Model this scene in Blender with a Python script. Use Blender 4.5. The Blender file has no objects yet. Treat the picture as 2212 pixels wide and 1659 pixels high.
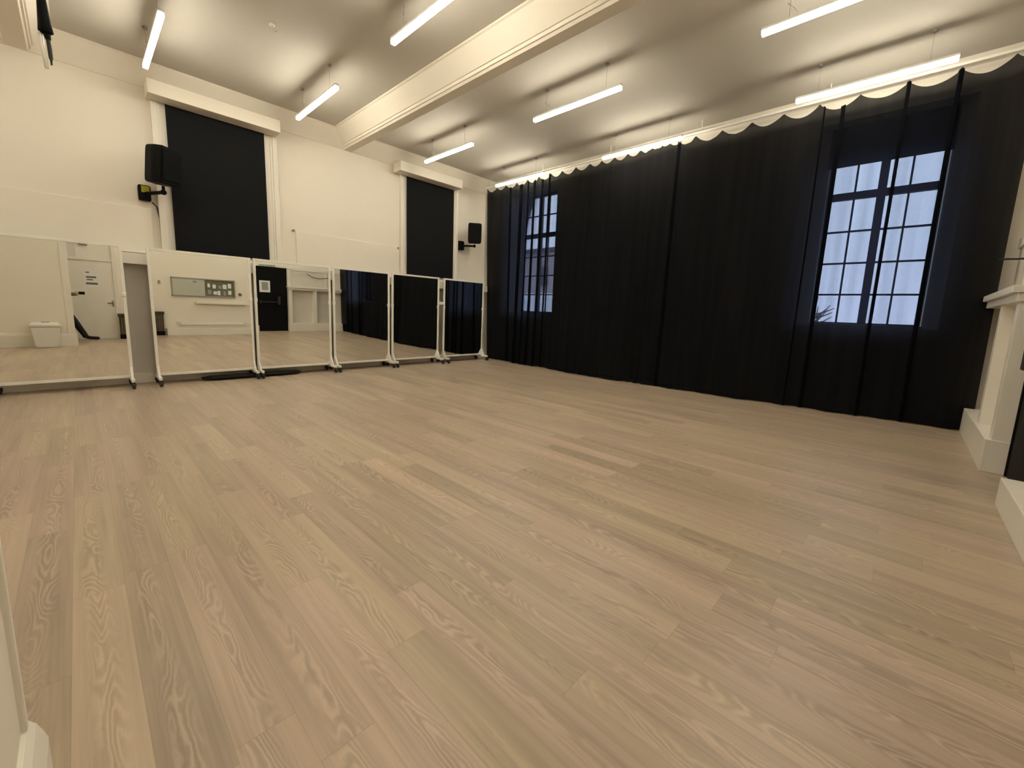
import bpy, bmesh, math, random
from mathutils import Vector, Matrix

random.seed(7)
S = bpy.context.scene
C = S.collection
R = math.radians

# ------------------------------------------------------------------ helpers
class MB:
    """collects shapes (world coordinates, metres) and links them as one mesh object"""
    def __init__(self):
        self.bm = bmesh.new()

    def box(self, x0, x1, y0, y1, z0, z1, rot=None, piv=None, bev=0.0):
        b = bmesh.new()
        bmesh.ops.create_cube(b, size=1.0)
        bmesh.ops.scale(b, vec=(abs(x1 - x0), abs(y1 - y0), abs(z1 - z0)), verts=b.verts)
        if bev > 0:
            bmesh.ops.bevel(b, geom=list(b.edges), offset=bev, segments=2, affect='EDGES', profile=0.6)
        bmesh.ops.translate(b, vec=((x0 + x1) / 2, (y0 + y1) / 2, (z0 + z1) / 2), verts=b.verts)
        if rot is not None:
            bmesh.ops.rotate(b, cent=piv or Vector(), matrix=rot, verts=b.verts)
        self._add(b)
        return self

    def _add(self, b):
        m = bpy.data.meshes.new('tmp')
        b.to_mesh(m)
        b.free()
        self.bm.from_mesh(m)
        bpy.data.meshes.remove(m)

    def tube(self, p0, p1, r0, r1=None, n=12):
        p0 = Vector(p0); p1 = Vector(p1); r1 = r0 if r1 is None else r1
        d = (p1 - p0)
        q = d.to_track_quat('Z', 'Y')
        rings = []
        for p, r in ((p0, r0), (p1, r1)):
            rings.append([self.bm.verts.new(p + q @ Vector((r * math.cos(2 * math.pi * i / n), r * math.sin(2 * math.pi * i / n), 0))) for i in range(n)])
        for i in range(n):
            j = (i + 1) % n
            f = self.bm.faces.new((rings[0][i], rings[0][j], rings[1][j], rings[1][i]))
            f.smooth = True
        for ring, rev in ((rings[0], True), (rings[1], False)):
            f = self.bm.faces.new(list(reversed(ring)) if rev else ring)
            for e in f.edges:
                e.smooth = False
        return self

    def path(self, pts, r, n=8):
        """round tube through a list of points"""
        pts = [Vector(p) for p in pts]
        rings = []
        for k, p in enumerate(pts):
            a = pts[max(k - 1, 0)]; b = pts[min(k + 1, len(pts) - 1)]
            q = (b - a).to_track_quat('Z', 'Y')
            rr = r[k] if isinstance(r, (list, tuple)) else r
            rings.append([self.bm.verts.new(p + q @ Vector((rr * math.cos(2 * math.pi * i / n), rr * math.sin(2 * math.pi * i / n), 0))) for i in range(n)])
        for A, B in zip(rings, rings[1:]):
            for i in range(n):
                j = (i + 1) % n
                f = self.bm.faces.new((A[i], A[j], B[j], B[i])); f.smooth = True
        self.bm.faces.new(list(reversed(rings[0]))); self.bm.faces.new(rings[-1])
        return self

    def prism(self, prof, axis, a0, a1):
        """extrude a closed 2-D profile; axis 'y': prof is (x,z), axis 'x': prof is (y,z), axis 'z': prof is (x,y)"""
        def P(u, v, a):
            return {'y': (u, a, v), 'x': (a, u, v), 'z': (u, v, a)}[axis]
        A = [self.bm.verts.new(P(u, v, a0)) for u, v in prof]
        B = [self.bm.verts.new(P(u, v, a1)) for u, v in prof]
        n = len(prof)
        for i in range(n):
            j = (i + 1) % n
            self.bm.faces.new((A[i], A[j], B[j], B[i]))
        self.bm.faces.new(A); self.bm.faces.new(B)
        bmesh.ops.recalc_face_normals(self.bm, faces=self.bm.faces)
        return self

    def sphere(self, c, r, sc=(1, 1, 1), seg=20, rings=12):
        b = bmesh.new()
        bmesh.ops.create_uvsphere(b, u_segments=seg, v_segments=rings, radius=r)
        bmesh.ops.scale(b, vec=sc, verts=b.verts)
        bmesh.ops.translate(b, vec=c, verts=b.verts)
        for f in b.faces: f.smooth = True
        self._add(b)
        return self

    def xform(self, mat):
        self.bm.transform(mat)
        return self

    def build(self, name, mat, parent=None, local=False):
        if parent is not None and not local:
            base = parent
            off = Vector(base.location)
            while base.parent is not None:
                base = base.parent; off += Vector(base.location)
            bmesh.ops.translate(self.bm, vec=-off, verts=self.bm.verts)
        bmesh.ops.recalc_face_normals(self.bm, faces=self.bm.faces)
        m = bpy.data.meshes.new(name)
        self.bm.to_mesh(m); self.bm.free()
        for x in (mat if isinstance(mat, (list, tuple)) else [mat]):
            m.materials.append(x)
        o = bpy.data.objects.new(name, m)
        C.objects.link(o)
        if parent is not None:
            o.parent = parent
        return o


def tag(o, label=None, cat=None, group=None, kind=None):
    if label: o['label'] = label
    if cat: o['category'] = cat
    if group: o['group'] = group
    if kind: o['kind'] = kind
    return o


def thing(name, label, cat, loc, group=None, rotz=0.0):
    o = bpy.data.objects.new(name, None)
    C.objects.link(o)
    o.empty_display_size = 0.1
    o.location = loc
    o.rotation_euler = (0, 0, rotz)
    return tag(o, label, cat, group)


def struct(name, mb, mat, parent=None, label=None, cat=None):
    o = mb.build(name, mat, parent)
    if parent is None:
        o['kind'] = 'structure'
        if label: o['label'] = label
        if cat: o['category'] = cat
    return o


def sempty(name, loc, label, cat):
    o = thing(name, label, cat, loc)
    o['kind'] = 'structure'
    return o


# ------------------------------------------------------------------ materials
def new_mat(name):
    m = bpy.data.materials.new(name)
    m.use_nodes = True
    nt = m.node_tree
    b = nt.nodes['Principled BSDF']
    return m, nt, b


def N(nt, t, **kw):
    n = nt.nodes.new(t)
    for k, v in kw.items():
        if k == 'ins':
            for i, val in v.items():
                n.inputs[i].default_value = val
        else:
            setattr(n, k, v)
    return n


def L(nt, a, b):
    nt.links.new(a, b)


def paint(name, col, rough=0.55, var=0.03, scale=3.0, bump=0.0, spec=0.3, metal=0.0):
    """painted / plain surface with slight procedural mottling"""
    m, nt, b = new_mat(name)
    tc = N(nt, 'ShaderNodeTexCoord')
    no = N(nt, 'ShaderNodeTexNoise', ins={'Scale': scale, 'Detail': 4.0, 'Roughness': 0.6})
    L(nt, tc.outputs['Object'], no.inputs['Vector'])
    mr = N(nt, 'ShaderNodeMapRange', ins={'From Min': 0.3, 'From Max': 0.7, 'To Min': 1 - var, 'To Max': 1 + var})
    L(nt, no.outputs['Fac'], mr.inputs['Value'])
    mx = N(nt, 'ShaderNodeMix', data_type='RGBA', blend_type='MULTIPLY')
    mx.inputs['Factor'].default_value = 1.0
    mx.inputs[6].default_value = (*col, 1)
    L(nt, mr.outputs['Result'], mx.inputs[7])
    L(nt, mx.outputs[2], b.inputs['Base Color'])
    b.inputs['Roughness'].default_value = rough
    b.inputs['Specular IOR Level'].default_value = spec
    b.inputs['Metallic'].default_value = metal
    if bump > 0:
        n2 = N(nt, 'ShaderNodeTexNoise', ins={'Scale': scale * 30, 'Detail': 3.0})
        L(nt, tc.outputs['Object'], n2.inputs['Vector'])
        bp = N(nt, 'ShaderNodeBump', ins={'Strength': bump, 'Distance': 0.003})
        L(nt, n2.outputs['Fac'], bp.inputs['Height'])
        L(nt, bp.outputs['Normal'], b.inputs['Normal'])
    return m


WALL = (0.80, 0.745, 0.66)
M_wall = paint('wall_paint', WALL, 0.6, 0.02, 1.2, 0.10)
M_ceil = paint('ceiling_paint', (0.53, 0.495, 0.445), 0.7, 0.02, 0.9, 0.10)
M_gloss = paint('white_gloss_paint', (0.80, 0.76, 0.69), 0.35, 0.02, 4.0, 0.03, 0.4)
M_frame = paint('white_powder_coat', (0.82, 0.80, 0.75), 0.3, 0.015, 6.0, 0.0, 0.45)
M_panel = paint('recess_shade_paint', (0.66, 0.62, 0.56), 0.6, 0.03, 2.0, 0.05)  # white paint darkened, the shade of the recesses put into its colour
M_black_blind = paint('black_blind_fabric', (0.0085, 0.0088, 0.0100), 0.8, 0.1, 25.0, 0.1, 0.12)
M_black = paint('black_plastic', (0.0045, 0.0045, 0.0048), 0.6, 0.1, 20.0, 0.1, 0.08)
M_grille = paint('black_grille', (0.0055, 0.0055, 0.006), 0.7, 0.3, 160.0, 0.5, 0.08)
M_rubber = paint('dark_rubber', (0.03, 0.028, 0.025), 0.6, 0.1, 20.0)
M_steel = paint('dull_steel', (0.45, 0.44, 0.42), 0.35, 0.05, 30.0, 0.0, 0.5, 0.9)
M_door_black = paint('black_door_paint', (0.005, 0.005, 0.0052), 0.6, 0.1, 6.0, 0.05, 0.10)
M_yellow = paint('yellow_label', (0.35, 0.30, 0.02), 0.5, 0.05, 30.0)
M_paper = paint('white_paper', (0.80, 0.80, 0.79), 0.7, 0.02, 10.0)
M_greypanel = paint('grey_poster_print', (0.30, 0.30, 0.31), 0.7, 0.25, 60.0)
M_ink = paint('dark_print', (0.16, 0.14, 0.11), 0.7, 0.1, 40.0)
M_cork = paint('dark_green_board', (0.14, 0.145, 0.10), 0.8, 0.35, 45.0, 0.1)
M_brown = paint('dark_brown_slats', (0.060, 0.040, 0.022), 0.5, 0.15, 18.0, 0.1)
M_brown2 = paint('mid_brown_slats', (0.13, 0.10, 0.06), 0.5, 0.15, 18.0, 0.1)
M_bin = paint('white_bin_plastic', (0.74, 0.71, 0.66), 0.4, 0.02, 6.0)
M_grey = paint('grey_plastic', (0.30, 0.29, 0.27), 0.5, 0.05, 20.0)
M_green = paint('pale_green_sign', (0.22, 0.42, 0.27), 0.5, 0.1, 20.0)
M_bag = paint('black_cloth', (0.010, 0.010, 0.010), 0.8, 0.2, 20.0, 0.4, 0.2)
M_skin = paint('skin', (0.50, 0.32, 0.23), 0.5, 0.05, 25.0, 0.05)
M_hair = paint('dark_hair', (0.035, 0.022, 0.014), 0.5, 0.2, 60.0, 0.3)
M_jumper = paint('taupe_jumper', (0.30, 0.25, 0.19), 0.85, 0.1, 40.0, 0.3)
M_trouser = paint('black_trousers', (0.008, 0.008, 0.009), 0.8, 0.1, 40.0, 0.2)
M_eye = paint('eye_white', (0.75, 0.73, 0.70), 0.2, 0.02, 20.0)
M_iris = paint('dark_iris', (0.05, 0.03, 0.02), 0.2, 0.05, 20.0)
M_lip = paint('lips', (0.42, 0.18, 0.15), 0.45, 0.05, 20.0)
M_winframe = paint('grey_window_frame', (0.10, 0.10, 0.11), 0.5, 0.05, 10.0)
M_brick = paint('pinkish_brick', (0.42, 0.34, 0.36), 0.8, 0.12, 0.8)
M_tarmac = paint('tarmac', (0.16, 0.16, 0.17), 0.9, 0.1, 2.0)
M_van = paint('pale_van', (0.75, 0.77, 0.82), 0.4, 0.03, 1.0)
M_bark = paint('bark', (0.16, 0.13, 0.13), 0.8, 0.15, 3.0)


def mirror_mat():
    m = bpy.data.materials.new('mirror_glass'); m.use_nodes = True
    nt = m.node_tree; nt.nodes.clear()
    o = N(nt, 'ShaderNodeOutputMaterial')
    tc = N(nt, 'ShaderNodeTexCoord')
    no = N(nt, 'ShaderNodeTexNoise', ins={'Scale': 1.5, 'Detail': 1.0})
    L(nt, tc.outputs['Object'], no.inputs['Vector'])
    mr = N(nt, 'ShaderNodeMapRange', ins={'To Min': 0.002, 'To Max': 0.008})
    L(nt, no.outputs['Fac'], mr.inputs['Value'])
    g = N(nt, 'ShaderNodeBsdfGlossy', ins={'Color': (0.93, 0.94, 0.90, 1)})
    L(nt, mr.outputs['Result'], g.inputs['Roughness'])
    L(nt, g.outputs[0], o.inputs[0])
    return m


M_mirror = mirror_mat()


def emit_mat(name, col, st):
    m = bpy.data.materials.new(name); m.use_nodes = True
    nt = m.node_tree; nt.nodes.clear()
    o = N(nt, 'ShaderNodeOutputMaterial')
    e = N(nt, 'ShaderNodeEmission', ins={'Color': (*col, 1), 'Strength': st})
    L(nt, e.outputs[0], o.inputs[0])
    return m


LAMP_COL = (1.0, 0.925, 0.735)
M_lamp = emit_mat('lamp_diffuser', LAMP_COL, 53.0)


def curtain_mat():
    m = bpy.data.materials.new('black_sheer_curtain'); m.use_nodes = True
    nt = m.node_tree; nt.nodes.clear()
    o = N(nt, 'ShaderNodeOutputMaterial')
    tr = N(nt, 'ShaderNodeBsdfTransparent', ins={'Color': (1, 1, 1, 1)})
    di = N(nt, 'ShaderNodeBsdfDiffuse', ins={'Color': (0.0040, 0.0044, 0.0060, 1), 'Roughness': 0.9})
    tl = N(nt, 'ShaderNodeBsdfTranslucent', ins={'Color': (0.010, 0.010, 0.013, 1)})
    ad = N(nt, 'ShaderNodeAddShader')
    L(nt, di.outputs[0], ad.inputs[0]); L(nt, tl.outputs[0], ad.inputs[1])
    tc = N(nt, 'ShaderNodeTexCoord')
    no = N(nt, 'ShaderNodeTexNoise', ins={'Scale': 1.0, 'Detail': 2.0})
    mp = N(nt, 'ShaderNodeMapping'); mp.inputs['Scale'].default_value = (9, 9, 0.3)
    L(nt, tc.outputs['Object'], mp.inputs[0]); L(nt, mp.outputs[0], no.inputs['Vector'])
    mr = N(nt, 'ShaderNodeMapRange', ins={'From Min': 0.3, 'From Max': 0.7, 'To Min': 0.055, 'To Max': 0.075})
    L(nt, no.outputs['Fac'], mr.inputs['Value'])
    mx = N(nt, 'ShaderNodeMixShader')
    L(nt, mr.outputs[0], mx.inputs[0]); L(nt, ad.outputs[0], mx.inputs[1]); L(nt, tr.outputs[0], mx.inputs[2])
    L(nt, mx.outputs[0], o.inputs[0])
    return m


M_curtain = curtain_mat()


def glass_mat():
    m = bpy.data.materials.new('window_glass'); m.use_nodes = True
    nt = m.node_tree; nt.nodes.clear()
    o = N(nt, 'ShaderNodeOutputMaterial')
    tr = N(nt, 'ShaderNodeBsdfTransparent', ins={'Color': (0.93, 0.95, 0.96, 1)})
    gl = N(nt, 'ShaderNodeBsdfGlossy', ins={'Roughness': 0.02})
    fr = N(nt, 'ShaderNodeFresnel', ins={'IOR': 1.45})
    mx = N(nt, 'ShaderNodeMixShader')
    L(nt, fr.outputs[0], mx.inputs[0]); L(nt, tr.outputs[0], mx.inputs[1]); L(nt, gl.outputs[0], mx.inputs[2])
    L(nt, mx.outputs[0], o.inputs[0])
    return m


M_glass = glass_mat()


def floor_mat():
    m, nt, b = new_mat('oak_vinyl_planks')
    def math_(op, a, bb=None, c=None):
        n = N(nt, 'ShaderNodeMath', operation=op)
        for i, v in enumerate((a, bb, c)):
            if v is None: continue
            if isinstance(v, (int, float)): n.inputs[i].default_value = v
            else: L(nt, v, n.inputs[i])
        return n.outputs[0]
    tc = N(nt, 'ShaderNodeTexCoord')
    sp = N(nt, 'ShaderNodeSeparateXYZ')
    L(nt, tc.outputs['Object'], sp.inputs[0])
    X, Y = sp.outputs[0], sp.outputs[1]
    W, LN = 0.152, 1.22
    u = math_('DIVIDE', math_('SUBTRACT', X, 0.046), W)
    row = math_('FLOOR', u); fu = math_('SUBTRACT', u, row)
    wn = N(nt, 'ShaderNodeTexWhiteNoise', noise_dimensions='1D'); L(nt, row, wn.inputs['W'])
    v = math_('DIVIDE', math_('ADD', Y, math_('MULTIPLY', wn.outputs['Value'], LN * 7)), LN)
    pid = math_('FLOOR', v); fv = math_('SUBTRACT', v, pid)
    cmb = N(nt, 'ShaderNodeCombineXYZ'); L(nt, row, cmb.inputs[0]); L(nt, pid, cmb.inputs[1])
    wn2 = N(nt, 'ShaderNodeTexWhiteNoise', noise_dimensions='2D'); L(nt, cmb.outputs[0], wn2.inputs['Vector'])
    rnd = wn2.outputs['Value']
    spr = N(nt, 'ShaderNodeSeparateColor'); L(nt, wn2.outputs['Color'], spr.inputs[0])
    r2, r3 = spr.outputs[1], spr.outputs[2]
    off = math_('MULTIPLY', rnd, 37.0)
    # cathedral rings: contour lines of a stretched noise field
    c1 = N(nt, 'ShaderNodeCombineXYZ')
    L(nt, math_('MULTIPLY', X, 8.5), c1.inputs[0]); L(nt, math_('MULTIPLY', Y, 1.5), c1.inputs[1]); L(nt, off, c1.inputs[2])
    n1 = N(nt, 'ShaderNodeTexNoise', ins={'Scale': 1.0, 'Detail': 1.5, 'Roughness': 0.45, 'Distortion': 0.3}); L(nt, c1.outputs[0], n1.inputs['Vector'])
    # fine wobble on the rings
    c1b = N(nt, 'ShaderNodeCombineXYZ')
    L(nt, math_('MULTIPLY', X, 40.0), c1b.inputs[0]); L(nt, math_('MULTIPLY', Y, 16.0), c1b.inputs[1]); L(nt, off, c1b.inputs[2])
    n1b = N(nt, 'ShaderNodeTexNoise', ins={'Scale': 1.0, 'Detail': 2.0}); L(nt, c1b.outputs[0], n1b.inputs['Vector'])
    ph = math_('ADD', math_('MULTIPLY', n1.outputs['Fac'], 135.0), math_('MULTIPLY', n1b.outputs['Fac'], 6.0))
    ring = math_('POWER', math_('MULTIPLY', math_('ADD', math_('SINE', ph), 1.0), 0.5), 1.6)
    # where the rings show (heartwood band in the middle of some boards)
    mid = math_('SUBTRACT', 1.0, math_('MULTIPLY', math_('ABSOLUTE', math_('SUBTRACT', fu, math_('ADD', 0.3, math_('MULTIPLY', r2, 0.4)))), 3.2))
    c4 = N(nt, 'ShaderNodeCombineXYZ')
    L(nt, math_('MULTIPLY', X, 3.0), c4.inputs[0]); L(nt, math_('MULTIPLY', Y, 0.9), c4.inputs[1]); L(nt, math_('ADD', off, 5.0), c4.inputs[2])
    n4 = N(nt, 'ShaderNodeTexNoise', ins={'Scale': 1.0, 'Detail': 1.0}); L(nt, c4.outputs[0], n4.inputs['Vector'])
    msk = N(nt, 'ShaderNodeMapRange', ins={'From Min': 0.0, 'From Max': 0.5}); L(nt, math_('MULTIPLY', mid, math_('SUBTRACT', math_('MULTIPLY', n4.outputs['Fac'], 2.2), 0.55)), msk.inputs['Value'])
    # straight grain
    c2 = N(nt, 'ShaderNodeCombineXYZ')
    L(nt, math_('MULTIPLY', X, 75.0), c2.inputs[0]); L(nt, math_('MULTIPLY', Y, 1.6), c2.inputs[1]); L(nt, off, c2.inputs[2])
    n2 = N(nt, 'ShaderNodeTexNoise', ins={'Scale': 1.0, 'Detail': 3.0, 'Roughness': 0.6}); L(nt, c2.outputs[0], n2.inputs['Vector'])
    c3 = N(nt, 'ShaderNodeCombineXYZ')
    L(nt, math_('MULTIPLY', X, 14.0), c3.inputs[0]); L(nt, math_('MULTIPLY', Y, 0.7), c3.inputs[1]); L(nt, math_('ADD', off, 9.0), c3.inputs[2])
    n3 = N(nt, 'ShaderNodeTexNoise', ins={'Scale': 1.0, 'Detail': 2.0}); L(nt, c3.outputs[0], n3.inputs['Vector'])
    # brightness
    val = math_('ADD', 1.0, math_('MULTIPLY', math_('SUBTRACT', rnd, 0.5), 0.26))
    val = math_('ADD', val, math_('MULTIPLY', math_('SUBTRACT', n2.outputs['Fac'], 0.5), 0.46))
    val = math_('ADD', val, math_('MULTIPLY', math_('SUBTRACT', n3.outputs['Fac'], 0.5), 0.55))
    val = math_('ADD', val, math_('MULTIPLY', math_('MULTIPLY', math_('SUBTRACT', ring, 0.36), msk.outputs[0]), 0.30))
    # seams
    eu = math_('MINIMUM', fu, math_('SUBTRACT', 1.0, fu)); ev = math_('MINIMUM', fv, math_('SUBTRACT', 1.0, fv))
    su = math_('LESS_THAN', math_('MULTIPLY', eu, W), 0.0011); sv = math_('LESS_THAN', math_('MULTIPLY', ev, LN), 0.0014)
    seam = math_('MAXIMUM', su, sv)
    val = math_('MULTIPLY', val, math_('SUBTRACT', 1.0, math_('MULTIPLY', seam, 0.16)))
    mxh = N(nt, 'ShaderNodeMix', data_type='RGBA')
    mxh.inputs[6].default_value = (0.420, 0.337, 0.243, 1); mxh.inputs[7].default_value = (0.428, 0.329, 0.258, 1)
    L(nt, r3, mxh.inputs[0])
    mx = N(nt, 'ShaderNodeMix', data_type='RGBA', blend_type='MULTIPLY'); mx.inputs[0].default_value = 1.0
    L(nt, mxh.outputs[2], mx.inputs[6]); L(nt, val, mx.inputs[7])
    L(nt, mx.outputs[2], b.inputs['Base Color'])
    rg = math_('ADD', 0.30, math_('MULTIPLY', n2.outputs['Fac'], 0.10))
    L(nt, rg, b.inputs['Roughness'])
    b.inputs['Specular IOR Level'].default_value = 0.42
    bp = N(nt, 'ShaderNodeBump', ins={'Strength': 0.12, 'Distance': 0.002})
    L(nt, math_('SUBTRACT', math_('MULTIPLY', n2.outputs['Fac'], 0.5), seam), bp.inputs['Height'])
    L(nt, bp.outputs[0], b.inputs['Normal'])
    return m


M_floor = floor_mat()

# ------------------------------------------------------------------ the setting
XL, XR = -4.6, 7.22          # left wall, curtain wall (inner faces)
YF, YB = -0.80, 7.80         # wall behind the camera, mirror wall
ZC = 4.27

struct('floor', MB().box(XL - .2, XR + .3, YF - .2, YB + .2, -0.1, 0), M_floor, label='oak-look vinyl plank floor', cat='floor')
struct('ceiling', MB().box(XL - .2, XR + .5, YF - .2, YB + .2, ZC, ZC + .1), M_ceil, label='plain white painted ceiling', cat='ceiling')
struct('wall_back', MB().box(XL - .2, XR + .3, YB, YB + .2, 0, ZC), M_wall, label='white wall behind the row of mirrors', cat='wall')
struct('wall_left', MB().box(XL - .2, XL, YF - .2, YB, 0, ZC), M_wall, label='white wall at the far left', cat='wall')
struct('wall_front', MB().box(XL, XR, YF - .2, YF, 0, ZC), M_wall, label='white wall facing the mirrors', cat='wall')

# curtain wall with two splayed window openings
wins = [(-0.10, 1.08), (5.93, 6.98)]
WZ0, WZ1 = 1.17, 3.86
mb = MB()
ys = [YF - .2] + [a for w in wins for a in (w[0] - .16, w[1] + .16)] + [YB + .2]
for i in range(0, len(ys), 2):
    mb.box(XR, XR + .36, ys[i], ys[i + 1], 0, ZC)
for a, b in wins:
    mb.box(XR, XR + .36, a - .16, b + .16, 0, WZ0)
    mb.box(XR, XR + .36, a - .16, b + .16, WZ1, ZC)
    for s, e in ((a, -1), (b, 1)):
        mb.prism([(XR, s + .16 * e), (XR + .36, s), (XR + .36, s + .16 * e)], 'z', WZ0, WZ1)
struct('wall_right', mb, M_wall, label='white window wall behind the black curtain', cat='wall')

# partition stub next to the camera
struct('wall_inner', MB().box(XL, -0.15, 0.62, 1.22, 0, ZC), M_wall, label='white stub wall at the lower left edge', cat='wall')
mb = MB()
prof = [(0, 0), (.032, 0), (.032, .24), (.026, .262), (.018, .285), (.008, .30), (0, .30)]
mb.prism([(-0.15 + u, v) for u, v in prof], 'y', 0.62, 1.252)
mb.prism([(1.22 + u, v) for u, v in prof], 'x', XL, -0.1502)
struct('baseboard_inner', mb, M_gloss, label='moulded white skirting wrapping the stub wall', cat='skirting')
struct('trim_1', MB().box(-0.255, -0.14, 1.22, 1.238, 0.30, 3.2, bev=.004), M_gloss, label='flat white board at the end of the stub wall', cat='trim')

# cornice lines and beams
mb = MB()
mb.prism([(YB + .01, 3.96), (YB - .012, 3.97), (YB - .13, ZC - .03), (YB - .14, ZC + .01), (YB + .01, ZC + .01)], 'x', XL, XR)
struct('trim_2', mb, M_wall, label='sloped white cove under the ceiling of the mirror wall', cat='trim')
def beam(name, x0, x1, lab):
    w = .21
    p = [(x0 - w, ZC + .01), (x0 - w, ZC - .02), (x0 - w + .02, ZC - .03), (x0 - .05, 4.035), (x0 - .035, 4.035), (x0 - .03, 4.0), (x0 - .012, 4.0), (x0, 3.97),
         (x1, 3.97), (x1 + .012, 4.0), (x1 + .03, 4.0), (x1 + .035, 4.035), (x1 + .05, 4.035), (x1 + w - .02, ZC - .03), (x1 + w, ZC - .02), (x1 + w, ZC + .01)]
    struct(name, MB().prism(p, 'y', YF, YB), M_wall, label=lab, cat='beam')
beam('trim_3', 3.53, 3.67, 'moulded white ceiling beam across the middle of the room')
beam('trim_4', -0.34, -0.17, 'moulded white ceiling beam at the upper left corner')

# front wall: plinths, black door recess, mantel-like recesses towards the curtain
struct('baseboard_front', MB().box(1.74, 4.27, YF, -0.585, 0, 0.20, bev=.006), M_gloss, label='deep white plinth left of the black door', cat='skirting')
struct('baseboard_right', MB().box(5.20, XR, YF, -0.585, 0, 0.28, bev=.006), M_gloss, label='deep white plinth between black door and curtain', cat='skirting')
mb = MB()
mb.box(5.22, 5.33, YF, -0.62, .28, 1.50, bev=.004)
mb.box(5.22, 5.33, YF, -0.765, 1.50, 2.12, bev=.004)
mb.box(6.04, 6.16, YF, -0.62, .28, 1.43, bev=.004)
mb.box(6.50, 6.60, YF, -0.765, 1.55, 2.12, bev=.004)
mb.box(5.20, XR, YF, -0.60, 1.43, 1.50, bev=.004)
mb.box(5.18, XR, YF, -0.565, 1.50, 1.56, bev=.006)
mb.box(5.20, XR, YF, -0.765, 2.10, 2.20, bev=.004)
struct('trim_5', mb, M_gloss, label='white shelf and uprights beside the black door', cat='shelf')
struct('trim_6', MB().box(5.33, XR, YF, -0.785, .28, 2.10), M_panel, label='recess boarding under the white shelf, shade painted into its grey', cat='panel')

# black fire door with panic bar
d = sempty('door_2', (4.72, -0.78, 0), 'black door with panic bar beside the white shelf', 'door')
MB().box(4.31, 5.17, YF, -0.735, 0.005, 2.10, bev=.004).build('leaf', M_door_black, d)
mb = MB(); mb.box(4.272, 4.31, YF, -0.725, 0, 2.14); mb.box(5.17, 5.198, YF, -0.725, 0, 2.14); mb.box(4.272, 5.198, YF, -0.725, 2.10, 2.14)
MB_fr = mb.build('frame', M_door_black, d)
mb = MB(); mb.tube((4.36, -0.68, 0.98), (4.92, -0.68, 0.98), .016); mb.box(4.34, 4.40, -0.735, -0.67, .93, 1.03, bev=.008); mb.box(4.89, 4.97, -0.735, -0.66, .90, 1.18, bev=.01)
mb.build('panic_bar', M_rubber, d)
p = tag(MB().box(4.36, 4.68, -0.735, -0.732, 1.30, 1.68).build('poster', M_paper), 'white paper notice stuck on the black door', 'notice')
MB().box(4.43, 4.62, -0.732, -0.731, 1.37, 1.63).build('printed_panel', M_greypanel, p)
s_ = thing('exit_sign', 'pale green strip sign above the black door', 'sign', (4.62, -0.79, 2.19))
MB().box(4.35, 4.90, -0.80, -0.77, 2.16, 2.22, bev=.004).build('backing', M_paper, s_)
MB().box(4.38, 4.87, -0.77, -0.768, 2.17, 2.21).build('face', M_green, s_)

# white door in the nook behind the camera
d = sempty('door_1', (0.23, YF, 0), 'white flush door seen in the left mirror', 'door')
MB().box(-0.16, 0.64, YF, YF + .03, 0.005, 2.05, bev=.004).build('leaf', M_gloss, d)
mb = MB(); mb.box(-0.24, -0.16, YF, YF + .05, 0, 2.60, bev=.006); mb.box(0.64, 0.73, YF, YF + .05, 0, 2.60, bev=.006); mb.box(-0.16, 0.64, YF, YF + .05, 2.05, 2.11, bev=.006); mb.box(-0.24, 0.73, YF, YF + .05, 2.54, 2.60, bev=.006)
mb.build('frame', M_gloss, d)
MB().box(-0.01, 0.64, YF, YF + .02, 2.11, 2.54).build('overpanel', M_gloss, d)
MB().box(-0.16, -0.01, YF, YF + .012, 2.11, 2.54).build('side_panel', M_panel, d)
h_ = MB().box(0.575, 0.61, YF + .03, YF + .037, .87, 1.03, bev=.003).build('handle', M_grey, d)
MB().path([(.59, YF + .035, .96), (.59, YF + .075, .96), (.56, YF + .08, .96), (.48, YF + .08, .955)], .009).build('lever', M_rubber, h_)
tag(MB().box(0.06, 0.22, YF + .02, YF + .07, 2.43, 2.52, bev=.01).build('door_closer', M_grey), 'small grey box fixed over the white door', 'box')
p = tag(MB().box(0.1, 0.36, YF + .03, YF + .033, 1.37, 1.80).build('door_sign', M_paper), 'white notice with dark lines of print on the white door', 'sign')
mb = MB()
for z0, z1, a, bb in ((1.73, 1.76, .13, .20), (1.60, 1.645, .13, .32), (1.54, 1.57, .14, .26), (1.43, 1.485, .12, .34)):
    mb.box(a, bb, YF + .033, YF + .034, z0, z1)
mb.build('print', M_ink, p)
struct('baseboard_nook', MB().box(.73, 1.74, YF, YF + .03, 0, .22, bev=.005).box(XL, -.24, YF, YF + .03, 0, .22, bev=.005), M_gloss, label='plain white skirting either side of the white door', cat='skirting')

# shelf structure along the mirror wall (shows in the gap between the two left mirrors)
mb = MB()
mb.box(XL, XR - .15, YB - .06, YB, 1.80, 1.835, bev=.004)
mb.box(XL, XR - .15, YB - .15, YB, 1.64, 1.785, bev=.004)
mb.box(XL, XR - .15, YB - .035, YB, 0, .14, bev=.004)
struct('trim_7', mb, M_gloss, label='long white shelf rail behind the mirrors', cat='shelf')
struct('trim_8', MB().box(XL, XR - .15, YB - .012, YB, .14, 1.64), M_panel, label='boarding under the white rail behind the mirrors, darkened with painted shade', cat='panel')
mb = MB(); mb.box(2.66, 4.62, YB - .03, YB, 1.835, 2.42, bev=.008)
tp = struct('trim_9', mb, M_wall, label='shallow painted panel between the two black blinds', cat='panel')
mb = MB(); mb.box(-3.6, .80, YB - .03, YB, 1.835, 2.41, bev=.008)
struct('trim_10', mb, M_wall, label='shallow painted panel left of the large black blind', cat='panel')
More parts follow.
